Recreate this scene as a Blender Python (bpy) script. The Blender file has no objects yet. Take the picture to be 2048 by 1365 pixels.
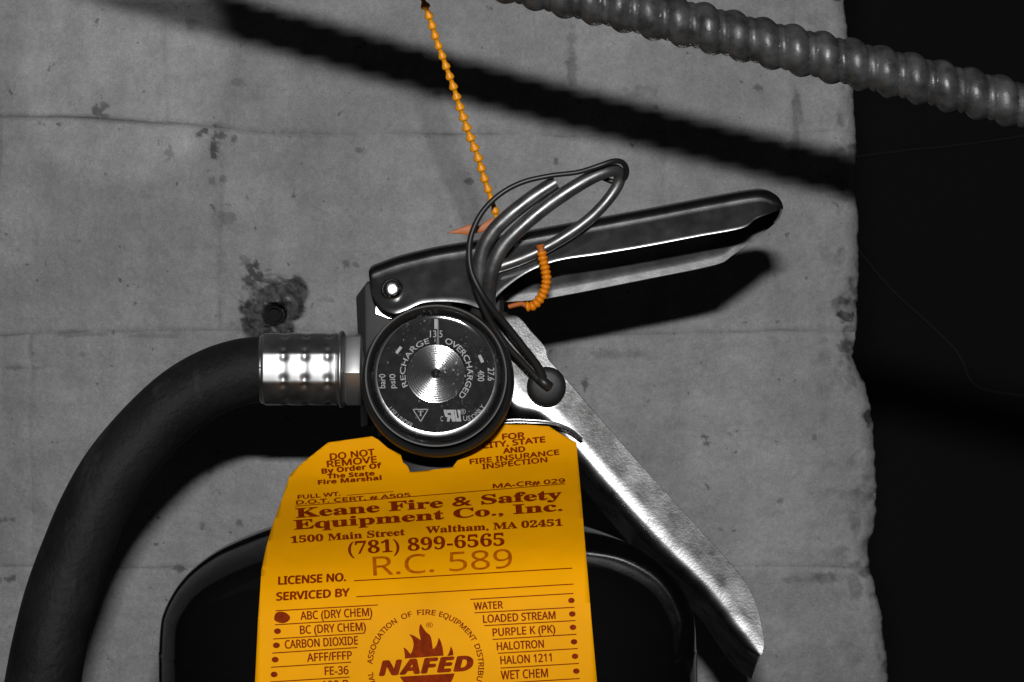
import bpy, bmesh, math
import numpy as np
from mathutils import Vector, Matrix

# ------------------------------------------------------------------ basics
# One layout unit is 0.115 mm.  d = distance in front of the valve axis.
S = 0.000115
D = 5217.0            # camera distance to the valve axis plane, in units
CU, CV = 1024.0, 682.5
sc = bpy.context.scene
col = sc.collection
R = math.radians

def P(u, v, d):
    k = 1.0 - d / D
    return Vector(((u - CU) * k * S, -d * S, (CV - v) * k * S))

# ------------------------------------------------------------------ camera
cam = bpy.data.cameras.new('camera')
cam.sensor_width = 36.0
cam.lens = D * 36.0 / 2048.0
cam.clip_start = 0.02
cam.clip_end = 20.0
camo = bpy.data.objects.new('camera', cam)
camo.location = (0, -D * S, 0)
camo.rotation_euler = (R(90), 0, 0)
col.objects.link(camo)
sc.camera = camo

# ------------------------------------------------------------------ world: an unlit room
w = bpy.data.worlds.new('World')
sc.world = w
w.use_nodes = True
w.node_tree.nodes['Background'].inputs[0].default_value = (1, 1, 1, 1)
w.node_tree.nodes['Background'].inputs[1].default_value = 0.015

# ------------------------------------------------------------------ the camera's flash, just above the lens
fl = bpy.data.lights.new('flash', 'AREA')
fl.shape = 'RECTANGLE'
fl.size = 0.040
fl.size_y = 0.012
fl.energy = 3.6
flo = bpy.data.objects.new('flash', fl)
flo.location = (0.004, -D * S + 0.004, 0.103)
flo.rotation_euler = (R(90 - 9), 0, 0)
col.objects.link(flo)

# flash light thrown back onto the upper left of the wall by bright metal outside the frame
rb = bpy.data.lights.new('bounce', 'SPOT')
rb.energy = 0.95
rb.spot_size = R(11.0)
rb.spot_blend = 0.22
rb.shadow_soft_size = 0.003
rbo = bpy.data.objects.new('bounce', rb)
rbo.location = P(-700, 1500, 1500)
rbo.rotation_euler = (P(245, 150, -700) - P(-700, 1500, 1500)).to_track_quat('-Z', 'Y').to_euler()
col.objects.link(rbo)

vs = sc.view_settings
vs.view_transform = 'Standard'
vs.look = 'None'
vs.exposure = 0.0
vs.gamma = 1.0
vs.use_curve_mapping = False
sc.cycles.use_denoising = True
sc.cycles.caustics_reflective = False
sc.cycles.caustics_refractive = False
sc.cycles.sample_clamp_indirect = 3.0
sc.cycles.max_bounces = 8

# ------------------------------------------------------------------ materials
def mat(name, base=(0.2, 0.2, 0.2), rough=0.5, metal=0.0, spec=0.5, coat=0.0,
        bump=None, cvar=None, rvar=None, coat_rough=0.05, scuff=None):
    """bump=(scale, strength, distance) cvar=(scale, amount) rvar=(scale, amount)"""
    m = bpy.data.materials.new(name)
    m.use_nodes = True
    nt = m.node_tree
    b = nt.nodes['Principled BSDF']
    if not isinstance(base, tuple):
        base = (base, base, base)
    b.inputs['Base Color'].default_value = (*base, 1)
    b.inputs['Roughness'].default_value = rough
    b.inputs['Metallic'].default_value = metal
    b.inputs['Specular IOR Level'].default_value = spec
    b.inputs['Coat Weight'].default_value = coat
    b.inputs['Coat Roughness'].default_value = coat_rough
    tc = nt.nodes.new('ShaderNodeTexCoord')
    geo = nt.nodes.new('ShaderNodeNewGeometry')
    vec = geo.outputs['Position']
    def noise(scale, detail=4, rough_=0.6):
        n = nt.nodes.new('ShaderNodeTexNoise')
        n.inputs['Scale'].default_value = scale
        n.inputs['Detail'].default_value = detail
        n.inputs['Roughness'].default_value = rough_
        nt.links.new(vec, n.inputs['Vector'])
        return n.outputs['Fac']
    if cvar:
        f = noise(cvar[0])
        mp = nt.nodes.new('ShaderNodeMapRange')
        mp.inputs['From Min'].default_value = 0.3
        mp.inputs['From Max'].default_value = 0.7
        mp.inputs['To Min'].default_value = 1 - cvar[1]
        mp.inputs['To Max'].default_value = 1 + cvar[1]
        nt.links.new(f, mp.inputs['Value'])
        mx = nt.nodes.new('ShaderNodeVectorMath')
        mx.operation = 'SCALE'
        mx.inputs[0].default_value = base
        nt.links.new(mp.outputs[0], mx.inputs['Scale'])
        nt.links.new(mx.outputs[0], b.inputs['Base Color'])
    if scuff:      # pale rubbed marks: (scale, threshold, colour, stretch)
        mpn = nt.nodes.new('ShaderNodeMapping')
        mpn.inputs['Scale'].default_value = scuff[3]
        mpn.inputs['Rotation'].default_value = (0, 0.5, 0)
        nt.links.new(vec, mpn.inputs['Vector'])
        n_ = nt.nodes.new('ShaderNodeTexNoise')
        n_.inputs['Scale'].default_value = scuff[0]
        n_.inputs['Detail'].default_value = 6
        n_.inputs['Roughness'].default_value = 0.7
        nt.links.new(mpn.outputs[0], n_.inputs['Vector'])
        mp = nt.nodes.new('ShaderNodeMapRange')
        mp.interpolation_type = 'SMOOTHSTEP'
        mp.inputs['From Min'].default_value = scuff[1]
        mp.inputs['From Max'].default_value = scuff[1] + 0.14
        nt.links.new(n_.outputs['Fac'], mp.inputs['Value'])
        mxc = nt.nodes.new('ShaderNodeMix'); mxc.data_type = 'RGBA'
        nt.links.new(mp.outputs[0], mxc.inputs[0])
        lk = b.inputs['Base Color'].links
        if lk: nt.links.new(lk[0].from_socket, mxc.inputs[6])
        else: mxc.inputs[6].default_value = (*base, 1)
        c_ = scuff[2]
        mxc.inputs[7].default_value = (c_, c_, c_, 1)
        nt.links.new(mxc.outputs[2], b.inputs['Base Color'])
    if rvar:
        f = noise(rvar[0])
        mp = nt.nodes.new('ShaderNodeMapRange')
        mp.inputs['From Min'].default_value = 0.3
        mp.inputs['From Max'].default_value = 0.7
        mp.inputs['To Min'].default_value = max(0.02, rough - rvar[1])
        mp.inputs['To Max'].default_value = min(1, rough + rvar[1])
        nt.links.new(f, mp.inputs['Value'])
        nt.links.new(mp.outputs[0], b.inputs['Roughness'])
    if bump:
        f = noise(bump[0], 5)
        bp = nt.nodes.new('ShaderNodeBump')
        bp.inputs['Strength'].default_value = bump[1]
        bp.inputs['Distance'].default_value = bump[2]
        nt.links.new(f, bp.inputs['Height'])
        nt.links.new(bp.outputs[0], b.inputs['Normal'])
    return m

def wall_material():
    m = bpy.data.materials.new('painted_brick')
    m.use_nodes = True
    nt = m.node_tree
    N, Lk = nt.nodes, nt.links
    b = N['Principled BSDF']
    geo = N.new('ShaderNodeNewGeometry')
    vec = geo.outputs['Position']
    def noise(scale, detail, rg=0.6, stretch=None):
        v = vec
        if stretch:
            mp = N.new('ShaderNodeMapping')
            mp.inputs['Scale'].default_value = stretch
            Lk.new(v, mp.inputs['Vector']); v = mp.outputs[0]
        n = N.new('ShaderNodeTexNoise')
        n.inputs['Scale'].default_value = scale
        n.inputs['Detail'].default_value = detail
        n.inputs['Roughness'].default_value = rg
        Lk.new(v, n.inputs['Vector'])
        return n.outputs['Fac']
    def rng(x, a, b_, c, d, smooth=True):
        mp = N.new('ShaderNodeMapRange')
        if smooth: mp.interpolation_type = 'SMOOTHSTEP'
        for k, q in zip(('From Min', 'From Max', 'To Min', 'To Max'), (a, b_, c, d)):
            mp.inputs[k].default_value = q
        Lk.new(x, mp.inputs['Value'])
        return mp.outputs[0]
    def mul(a, b_):
        q = N.new('ShaderNodeMath'); q.operation = 'MULTIPLY'
        for i, x in enumerate((a, b_)):
            if isinstance(x, (int, float)): q.inputs[i].default_value = x
            else: Lk.new(x, q.inputs[i])
        return q.outputs[0]
    big = rng(noise(26, 5), 0.32, 0.68, 0.86, 1.12)
    mid = mul(rng(noise(150, 7, 0.7), 0.3, 0.7, 0.89, 1.09), rng(noise(38, 4, 0.6, (1.6, 1, 0.25)), 0.3, 0.7, 0.90, 1.08))
    brush = rng(noise(60, 5, 0.6, (0.35, 1, 2.2)), 0.3, 0.7, 0.94, 1.06)
    fine = mul(rng(noise(900, 3, 0.7), 0.3, 0.7, 0.91, 1.09), rng(noise(2600, 2, 0.7), 0.3, 0.7, 0.88, 1.12))
    specks = mul(rng(noise(330, 3, 0.55), 0.685, 0.75, 1.0, 0.45), rng(noise(75, 6, 0.72), 0.64, 0.74, 1.0, 0.72))
    pale = rng(noise(190, 4, 0.6), 0.69, 0.78, 1.0, 1.3)
    at = N.new('ShaderNodeAttribute'); at.attribute_name = 'dirt'
    grime = rng(noise(260, 5, 0.65), 0.3, 0.65, 0.75, 1.0)
    dirt = rng(mul(at.outputs['Fac'], grime), 0.0, 1.0, 1.0, 0.07, False)
    v = 0.19
    val = mul(mul(mul(big, mid), mul(brush, fine)), mul(mul(specks, pale), mul(dirt, v)))
    cmb = N.new('ShaderNodeCombineColor')
    for i in range(3): Lk.new(val, cmb.inputs[i])
    Lk.new(cmb.outputs[0], b.inputs['Base Color'])
    b.inputs['Roughness'].default_value = 0.62
    b.inputs['Specular IOR Level'].default_value = 0.3
    bp = N.new('ShaderNodeBump')
    bp.inputs['Strength'].default_value = 0.7
    bp.inputs['Distance'].default_value = 0.0006
    ad = N.new('ShaderNodeMath'); ad.operation = 'ADD'
    Lk.new(noise(160, 6, 0.6), ad.inputs[0])
    Lk.new(mul(noise(700, 3, 0.6), 0.25), ad.inputs[1])
    Lk.new(ad.outputs[0], bp.inputs['Height'])
    Lk.new(bp.outputs[0], b.inputs['Normal'])
    return m

def galvanised(name, base, rough, speck=1.0, rv=0.08):
    """zinc-plated steel: cellular facets that sparkle under a flash"""
    m = mat(name, base, rough, 1.0)
    nt = m.node_tree
    b = nt.nodes['Principled BSDF']
    geo = nt.nodes.new('ShaderNodeNewGeometry')
    n = nt.nodes.new('ShaderNodeTexNoise')
    n.inputs['Scale'].default_value = 1500
    n.inputs['Detail'].default_value = 3
    n.inputs['Roughness'].default_value = 0.7
    n2 = nt.nodes.new('ShaderNodeTexNoise')
    n2.inputs['Scale'].default_value = 240
    n2.inputs['Detail'].default_value = 4
    for q in (n, n2): nt.links.new(geo.outputs['Position'], q.inputs['Vector'])
    bp = nt.nodes.new('ShaderNodeBump')
    bp.inputs['Strength'].default_value = 0.5 * speck
    bp.inputs['Distance'].default_value = 0.00012
    ad = nt.nodes.new('ShaderNodeMath'); ad.operation = 'ADD'
    ml = nt.nodes.new('ShaderNodeMath'); ml.operation = 'MULTIPLY'; ml.inputs[1].default_value = 0.35
    nt.links.new(n2.outputs['Fac'], ml.inputs[0])
    nt.links.new(n.outputs['Fac'], ad.inputs[0]); nt.links.new(ml.outputs[0], ad.inputs[1])
    nt.links.new(ad.outputs[0], bp.inputs['Height'])
    nt.links.new(bp.outputs[0], b.inputs['Normal'])
    mp = nt.nodes.new('ShaderNodeMapRange')
    mp.inputs['From Min'].default_value = 0.3; mp.inputs['From Max'].default_value = 0.7
    mp.inputs['To Min'].default_value = rough + rv; mp.inputs['To Max'].default_value = rough - rv
    nt.links.new(n2.outputs['Fac'], mp.inputs['Value'])
    nt.links.new(mp.outputs[0], b.inputs['Roughness'])
    return m

def lens_material():
    m = bpy.data.materials.new('clear_lens')
    m.use_nodes = True
    nt = m.node_tree
    nt.nodes.remove(nt.nodes['Principled BSDF'])
    out = nt.nodes['Material Output']
    tr = nt.nodes.new('ShaderNodeBsdfTransparent')
    tr.inputs[0].default_value = (0.93, 0.93, 0.93, 1)
    gl = nt.nodes.new('ShaderNodeBsdfGlossy')
    gl.inputs['Roughness'].default_value = 0.06
    fr = nt.nodes.new('ShaderNodeFresnel')
    fr.inputs['IOR'].default_value = 1.5
    mx = nt.nodes.new('ShaderNodeMixShader')
    nt.links.new(fr.outputs[0], mx.inputs[0])
    nt.links.new(tr.outputs[0], mx.inputs[1])
    nt.links.new(gl.outputs[0], mx.inputs[2])
    df = nt.nodes.new('ShaderNodeBsdfDiffuse')
    df.inputs[0].default_value = (0.5, 0.5, 0.5, 1)
    geo = nt.nodes.new('ShaderNodeNewGeometry')
    n1 = nt.nodes.new('ShaderNodeTexNoise'); n1.inputs['Scale'].default_value = 1600; n1.inputs['Detail'].default_value = 2
    n2 = nt.nodes.new('ShaderNodeTexNoise'); n2.inputs['Scale'].default_value = 110; n2.inputs['Detail'].default_value = 5
    def rng(nn, a, b, c):
        nt.links.new(geo.outputs['Position'], nn.inputs['Vector'])
        q = nt.nodes.new('ShaderNodeMapRange'); q.interpolation_type = 'SMOOTHSTEP'
        q.inputs['From Min'].default_value = a; q.inputs['From Max'].default_value = b; q.inputs['To Max'].default_value = c
        nt.links.new(nn.outputs['Fac'], q.inputs['Value']); return q.outputs[0]
    ml = nt.nodes.new('ShaderNodeMath'); ml.operation = 'MULTIPLY'
    nt.links.new(rng(n1, 0.63, 0.74, 0.45), ml.inputs[0]); nt.links.new(rng(n2, 0.46, 0.66, 1.0), ml.inputs[1])
    ad = nt.nodes.new('ShaderNodeMath'); ad.operation = 'ADD'; ad.inputs[1].default_value = 0.002
    nt.links.new(ml.outputs[0], ad.inputs[0])
    mx2 = nt.nodes.new('ShaderNodeMixShader')
    nt.links.new(ad.outputs[0], mx2.inputs[0]); nt.links.new(mx.outputs[0], mx2.inputs[1]); nt.links.new(df.outputs[0], mx2.inputs[2])
    nt.links.new(mx2.outputs[0], out.inputs['Surface'])
    return m

M = dict(
    wall=wall_material(),
    mortar=mat('mortar', 0.12, 0.8, bump=(400, 0.4, 0.0004)),
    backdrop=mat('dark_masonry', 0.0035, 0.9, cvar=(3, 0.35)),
    backcable=mat('dull_cable', 0.011, 0.8),
    tank=mat('black_enamel', 0.004, 0.08, spec=0.035, rvar=(60, 0.02)),
    rubber=mat('hose_rubber', 0.008, 0.6, spec=0.13, bump=(520, 0.8, 0.0005), cvar=(60, 0.5), scuff=(50, 0.55, 0.026, (1, 1, 0.3))),
    boot=mat('black_rubber', 0.010, 0.5, spec=0.3, bump=(700, 0.15, 0.0002)),
    cord=mat('black_cord', 0.010, 0.42, spec=0.4),
    handle=galvanised('plated_handle_steel', 0.19, 0.25, 0.2, 0.03),
    lever=galvanised('plated_lever_steel', 0.43, 0.30, 0.65, 0.05),
    ring=mat('drawn_steel_wire', 0.15, 0.38, 0.85, bump=(420, 0.2, 0.0003), cvar=(200, 0.3), rvar=(300, 0.08)),
    bright=mat('bright_steel', 0.6, 0.15, 1.0, rvar=(300, 0.08)),
    brushed=mat('brushed_steel', 0.55, 0.45, 1.0, bump=(600, 0.1, 0.0002)),
    ferrule=mat('crimped_steel', 0.36, 0.42, 1.0, rvar=(120, 0.08), bump=(260, 0.08, 0.0003)),
    valve=mat('dark_valve_metal', 0.026, 0.55, 0.0, spec=0.25, cvar=(140, 0.15)),
    dial=mat('gauge_dial_black', 0.012, 0.5, spec=0.04, cvar=(500, 0.55)),
    lip=mat('rim_grey', 0.13, 0.3),
    dialwall=mat('gauge_inner_wall', 0.24, 0.24, 1.0, bump=(200, 0.2, 0.0003)),
    spun=mat('spun_metal', 0.45, 0.11, 1.0),
    bezel=mat('bezel_plastic', 0.012, 0.12, spec=0.5),
    print_grey=mat('dial_print', 0.30, 0.5, bump=(900, 0.2, 0.0001), cvar=(1200, 0.25)),
    needle=mat('needle_grey', 0.01, 0.45),
    lens=lens_material(),
    conduit=mat('dull_galvanised_conduit', 0.062, 0.42, 0.5, spec=0.25, cvar=(260, 0.6), rvar=(200, 0.12), bump=(420, 0.45, 0.0004)),
    tag=mat('yellow_card', (0.65, 0.272, 0.0), 0.6, spec=0.05, cvar=(34, 0.11), bump=(60, 0.22, 0.0010)),
    ink=mat('brown_ink', (0.165, 0.016, 0.0), 0.6, spec=0.03, cvar=(800, 0.35)),
    stamp=mat('stamped_brown_ink', (0.33, 0.075, 0.0), 0.6, spec=0.03, cvar=(900, 0.35)),
    tie=mat('yellow_nylon', (0.64, 0.235, 0.0), 0.42, spec=0.4),
    tie_orange=mat('orange_nylon', (0.58, 0.17, 0.0), 0.45, spec=0.4),
    tie_brown=mat('brown_orange_nylon', (0.34, 0.09, 0.015), 0.5, spec=0.3),
    wire=mat('tag_wire', 0.8, 0.25, 1.0),
    anchor=mat('rusty_anchor', 0.010, 0.8, 0.0, spec=0.08, bump=(500, 0.4, 0.0004)),
)

# ------------------------------------------------------------------ object helpers
def finish(name, me, material, parent=None, sharp=None, smooth=True):
    n = len(me.vertices)
    co = np.empty(n * 3); me.vertices.foreach_get('co', co); co = co.reshape(-1, 3)
    c = (co.min(0) + co.max(0)) / 2
    me.vertices.foreach_set('co', (co - c).ravel())
    me.polygons.foreach_set('use_smooth', [smooth] * len(me.polygons))
    if sharp: me.set_sharp_from_angle(angle=R(sharp))
    me.update()
    o = bpy.data.objects.new(name, me)
    if material: me.materials.append(material)
    col.objects.link(o)
    o.location = Vector(c)
    if parent is not None:
        o.parent = parent
        pl = Vector((0, 0, 0)); q = parent
        while q is not None:
            pl += q.location; q = q.parent
        o.location = Vector(c) - pl
    return o

def mesh(name, verts, faces, material, parent=None, sharp=None, smooth=True, recalc=True):
    me = bpy.data.meshes.new(name)
    me.from_pydata([tuple(v) for v in verts], [], faces)
    if recalc:
        bm = bmesh.new(); bm.from_mesh(me)
        bmesh.ops.recalc_face_normals(bm, faces=bm.faces)
        bm.to_mesh(me); bm.free()
    return finish(name, me, material, parent, sharp, smooth)

def thing(name, loc, label, cat, group=None):
    o = bpy.data.objects.new(name, None)
    o.empty_display_size = 0.01
    o.location = loc
    col.objects.link(o)
    tag(o, label, cat, group)
    return o

def tag(o, label, cat=None, group=None):
    o['label'] = label
    if cat: o['category'] = cat
    if group: o['group'] = group

def spline(pts, n):
    """Catmull-Rom through points of any dimension, n samples per span"""
    p = np.array(pts, float)
    q = np.vstack([2 * p[0] - p[1], p, 2 * p[-1] - p[-2]])
    out = []
    for i in range(1, len(q) - 2):
        p0, p1, p2, p3 = q[i - 1], q[i], q[i + 1], q[i + 2]
        for t in np.linspace(0, 1, n, endpoint=False):
            out.append(0.5 * ((2 * p1) + (-p0 + p2) * t + (2 * p0 - 5 * p1 + 4 * p2 - p3) * t * t
                              + (-p0 + 3 * p1 - 3 * p2 + p3) * t ** 3))
    out.append(q[-2])
    return np.array(out)

def resample(p, step):
    seg = np.linalg.norm(np.diff(p[:, :3], axis=0), axis=1)
    s = np.concatenate([[0], np.cumsum(seg)])
    n = max(2, int(round(s[-1] / step)))
    t = np.linspace(0, s[-1], n + 1)
    return np.stack([np.interp(t, s, p[:, k]) for k in range(p.shape[1])], 1), t

def tube_data(path, radii, nseg=16, caps=True):
    """path: world points, radii in metres"""
    path = [Vector(p) for p in path]
    n = len(path)
    verts, faces = [], []
    tang = []
    for i in range(n):
        a = path[max(i - 1, 0)]; b = path[min(i + 1, n - 1)]
        tang.append((b - a).normalized())
    ref = Vector((0, -1, 0))
    if abs(tang[0].dot(ref)) > 0.95: ref = Vector((1, 0, 0))
    nrm = (ref - tang[0] * ref.dot(tang[0])).normalized()
    for i in range(n):
        t = tang[i]
        nrm = (nrm - t * nrm.dot(t)).normalized()
        bn = t.cross(nrm)
        for k in range(nseg):
            a = 2 * math.pi * k / nseg
            verts.append(path[i] + (nrm * math.cos(a) + bn * math.sin(a)) * radii[i])
    for i in range(n - 1):
        for k in range(nseg):
            k2 = (k + 1) % nseg
            faces.append((i * nseg + k, i * nseg + k2, (i + 1) * nseg + k2, (i + 1) * nseg + k))
    if caps:
        faces.append(tuple(range(nseg))[::-1])
        faces.append(tuple((n - 1) * nseg + k for k in range(nseg)))
    return verts, faces

def tube(name, pts, r, material, parent=None, nseg=16, step=4.0, n=12, rfun=None, sharp=40):
    """pts: (u,v,d) or (u,v,d,r) control points"""
    p = np.array(pts, float)
    if p.shape[1] == 3: p = np.hstack([p, np.full((len(p), 1), r)])
    q, t = resample(spline(p, n), step)
    rad = [(q[i, 3] if rfun is None else rfun(t[i], t[-1])) * S * (1 - q[i, 2] / D) for i in range(len(q))]
    v, f = tube_data([P(*a[:3]) for a in q], rad, nseg)
    return mesh(name, v, f, material, parent, sharp)

def revolve(name, cu, cv, prof, material, parent=None, nseg=96, sharp=35, kr=1.0):
    """axis along the depth; prof = [(r, d), ...]"""
    verts, faces = [], []
    for (r, d) in prof:
        for k in range(nseg):
            a = 2 * math.pi * k / nseg
            verts.append(P(cu, cv, 0) * 1.0 + Vector((r * kr * S * math.cos(a), -d * S, r * kr * S * math.sin(a))))
    for i in range(len(prof) - 1):
        for k in range(nseg):
            k2 = (k + 1) % nseg
            faces.append((i * nseg + k, i * nseg + k2, (i + 1) * nseg + k2, (i + 1) * nseg + k))
    return mesh(name, verts, faces, material, parent, sharp)

def depth_shift(u, v, d):
    """layout position on the axis plane whose picture at depth d is (u, v)"""
    k = 1 - d / D
    return CU + (u - CU) * k, CV + (v - CV) * k

def plate(name, outline, d1, d0, material, parent=None, bevel=3.0, segs=2, sharp=35):
    bm = bmesh.new()
    vs_ = [bm.verts.new(P(u, v, d1)) for u, v in outline]
    f = bm.faces.new(vs_)
    bm.normal_update()
    r = bmesh.ops.extrude_face_region(bm, geom=[f])
    vv = [e for e in r['geom'] if isinstance(e, bmesh.types.BMVert)]
    bmesh.ops.translate(bm, verts=vv, vec=(0, (d1 - d0) * S, 0))
    bmesh.ops.recalc_face_normals(bm, faces=bm.faces)
    if bevel:
        bmesh.ops.bevel(bm, geom=list(bm.edges), offset=bevel * S, segments=segs, affect='EDGES', profile=0.5)
    bmesh.ops.triangulate(bm, faces=[f for f in bm.faces if len(f.verts) > 4])
    me = bpy.data.meshes.new(name)
    bm.to_mesh(me); bm.free()
    return finish(name, me, material, parent, sharp)

def loft(name, rows, material, parent=None, thick=None, sharp=35):
    """rows: list of stations, each a list of (u,v,d)"""
    ns, nr = len(rows), len(rows[0])
    verts = [P(*p) for r in rows for p in r]
    faces = [(i * nr + k, i * nr + k + 1, (i + 1) * nr + k + 1, (i + 1) * nr + k)
             for i in range(ns - 1) for k in range(nr - 1)]
    me = bpy.data.meshes.new(name)
    me.from_pydata([tuple(v) for v in verts], [], faces)
    bm = bmesh.new(); bm.from_mesh(me)
    bmesh.ops.recalc_face_normals(bm, faces=bm.faces)
    if bm.faces[:][0].normal.y > 0: bmesh.ops.reverse_faces(bm, faces=bm.faces[:])
    if thick:
        bmesh.ops.solidify(bm, geom=bm.faces[:], thickness=thick * S)
        bmesh.ops.recalc_face_normals(bm, faces=bm.faces)
    bm.to_mesh(me); bm.free()
    o = finish(name, me, material, parent, sharp)
    if thick:
        md = o.modifiers.new('worn_edges', 'BEVEL')
        md.width = 1.8 * S; md.segments = 3; md.limit_method = 'ANGLE'; md.angle_limit = R(50)
    return o

# ------------------------------------------------------------------ smooth random fields
rs = np.random.RandomState(7)
def field(u, v, scale, seed):
    """smooth value noise in -1..1"""
    g = np.random.RandomState(seed).uniform(-1, 1, (96, 96))
    x = (u / scale) % 95; y = (v / scale) % 95
    xi = np.floor(x).astype(int); yi = np.floor(y).astype(int)
    fx = x - xi; fy = y - yi
    fx = fx * fx * (3 - 2 * fx); fy = fy * fy * (3 - 2 * fy)
    x2 = (xi + 1) % 96; y2 = (yi + 1) % 96
    return ((g[yi, xi] * (1 - fx) + g[yi, x2] * fx) * (1 - fy) + (g[y2, xi] * (1 - fx) + g[y2, x2] * fx) * fy)
def fbm(u, v, scale, seed, octv=4):
    t = 0; a = 1.0; n = 0
    for k in range(octv):
        t = t + a * field(u + 311 * k, v + 173 * k, scale / 2 ** k, seed + k); n += a; a *= 0.55
    return t / n
def sstep(x, a, b):
    t = np.clip((x - a) / (b - a), 0, 1)
    return t * t * (3 - 2 * t)

# ================================================================== BRICK WALL
WD = -700.0      # face of the wall
edge_v = [-400, 0, 60, 100, 160, 230, 300, 350, 420, 500, 560, 620, 660, 690, 715, 740, 770, 800, 850, 900, 970, 1030, 1065, 1090, 1115, 1140, 1165, 1190, 1230, 1280, 1365, 1700]
edge_u = [1680, 1692, 1699, 1704, 1710, 1713, 1717, 1712, 1719, 1721, 1721, 1719, 1717, 1714, 1710, 1719, 1735, 1744, 1750, 1755, 1757, 1756, 1750, 1742, 1741, 1746, 1752, 1762, 1769, 1775, 1781, 1800]
def wall_edge(v):
    return np.interp(v, edge_v, edge_u)

def joint_row(i, u):
    """course lines between the bricks"""
    base = [-700, -230, None, 668, 1140, 1600, 2070][i]
    if i == 2:
        y = np.interp(u, [-300, 0, 250, 480, 540, 800, 1100, 1800], [222, 231, 240, 257, 266, 268, 272, 262])
    else:
        y = np.full_like(u, base) + 6 * np.sin(u / 210.0 + i)
    return y + 3.0 * field(u, u * 0 + 50 * i, 60, 20 + i)

stains = [  # u, v, ru, rv, strength
    (540, 622, 62, 50, 1.25), (512, 556, 24, 26, 0.95), (545, 588, 56, 24, 1.05), (592, 585, 22, 34, 0.9), (515, 655, 34, 30, 1.0),
    (545, 628, 26, 26, 1.3), (490, 520, 14, 12, 0.5),
    (404, 266, 19, 8, 0.9), (426, 290, 8, 26, 0.95), (470, 276, 12, 6, 0.7), (338, 310, 10, 14, 0.45), (440, 272, 18, 6, 0.6),
    (194, 220, 12, 10, 0.75), (210, 210, 9, 6, 0.7), (200, 230, 14, 4, 0.6), (78, 245, 12, 8, 0.45),
    (425, 360, 9, 8, 0.5), (447, 358, 8, 8, 0.5), (450, 440, 16, 18, 0.35), (436, 420, 12, 60, 0.25),
    (1592, 240, 10, 60, 0.5), (1594, 210, 6, 25, 0.6), (1588, 300, 8, 20, 0.5), (1144, 140, 10, 26, 0.5), (1143, 80, 7, 30, 0.35),
    (1310, 214, 7, 5, 0.6), (1515, 175, 9, 5, 0.7), (1170, 768, 7, 11, 0.85), (1413, 874, 7, 4, 0.8), (1415, 888, 8, 4, 0.7),
    (1090, 745, 30, 10, 0.0), (1240, 708, 60, 9, 0.35), (1690, 600, 16, 9, 0.8), (1692, 634, 18, 11, 0.9), (1690, 690, 14, 14, 0.6),
    (1738, 832, 9, 12, 0.75), (1700, 760, 12, 22, 0.4), (1640, 1155, 26, 10, 0.55), (1630, 1160, 60, 8, 0.3), (1110, 325, 5, 10, 0.7),
    (936, 364, 9, 5, 0.8), (478, 165, 16, 7, 0.4), (380, 50, 12, 10, 0.3), (1205, 160, 30, 14, -0.3), (1290, 180, 30, 10, 0.3),
    (20, 1160, 22, 7, 0.75), (15, 1040, 12, 6, 0.6), (40, 735, 40, 5, 0.4), (160, 668, 60, 6, 0.35), (300, 672, 50, 5, 0.35),
    (360, 1138, 16, 6, 0.7), (478, 1046, 8, 6, 0.6), (404, 1055, 5, 9, 0.5), (650, 600, 12, 6, 0.3), (1440, 1060, 5, 5, 0.5),
    (690, 530, 7, 6, 0.6), (712, 530, 6, 5, 0.6), (650, 425, 8, 7, 0.35), (720, 300, 8, 6, 0.5), (1715, 310, 10, 8, 0.5), (1630, 875, 5, 6, 0.6),
    (1560, 1000, 6, 5, 0.5), (1460, 870, 5, 4, 0.4), (370, 845, 5, 4, 0.5), (420, 940, 8, 6, 0.5), (575, 840, 5, 4, 0.6)]

def wall_fields(u, v):
    """height (towards the camera) and dirt of the wall surface"""
    h = 5.0 * fbm(u, v, 260, 3, 3) + 2.2 * fbm(u, v, 55, 11, 4) + 0.6 * fbm(u, v, 14, 31, 2)
    dirt = np.zeros_like(u)
    n1 = fbm(u, v, 26, 51, 4); n2 = fbm(u, v, 9, 71, 3)
    for (su, sv, ru, rv, st) in stains:
        q = np.sqrt(((u - su) / ru) ** 2 + ((v - sv) / rv) ** 2) + (0.75 * n1 + 0.35 * n2 if ru + rv > 50 else 0.4 * n1 + 1.1 * n2)
        dirt = np.maximum(dirt, st * (1 - sstep(q, 0.75, 1.15))) if st > 0 else dirt
    # broken plaster and the anchor hole
    rr = np.hypot(u - 547, (v - 626)) + 6 * n1
    broken = 1 - sstep(np.hypot((u - 543) / 62, (v - 612) / 62) + 0.5 * n1, 0.75, 1.1)
    h = h - 13 * broken * (0.75 + 0.5 * n2) - 58 * (1 - sstep(rr, 15, 25))
    # pale scrap of old plaster above the hole stays proud
    scrap = (1 - sstep(np.hypot((u - 548) / 34, (v - 557) / 10) + 0.35 * n1, 0.7, 1.05))
    dirt = dirt * (1 - 0.95 * scrap); h = h + 7 * scrap
    # chips on the right corner
    for (cu_, cv_, cr) in ((1700, 625, 30), (1706, 700, 26), (1700, 665, 20), (1742, 832, 18), (1750, 1095, 30)):
        h = h - 11 * (1 - sstep(np.hypot(u - cu_, v - cv_) + 9 * n1, cr * 0.4, cr))
    ed = wall_edge(v) - u
    pit = np.clip(fbm(u, v, 30, 231, 4) - 0.12, 0, 1) * np.exp(-np.clip(ed, 0, 400) / 45)
    h = h - 34 * pit
    dirt = np.maximum(dirt, np.clip(2.2 * pit, 0, 0.55))
    h = h + 5 * np.exp(-((u - 1040) / 40) ** 2 - ((v - 90) / 25) ** 2)
    # a paint ridge along the upper course line
    return h, np.clip(dirt, 0, 1)

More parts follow.
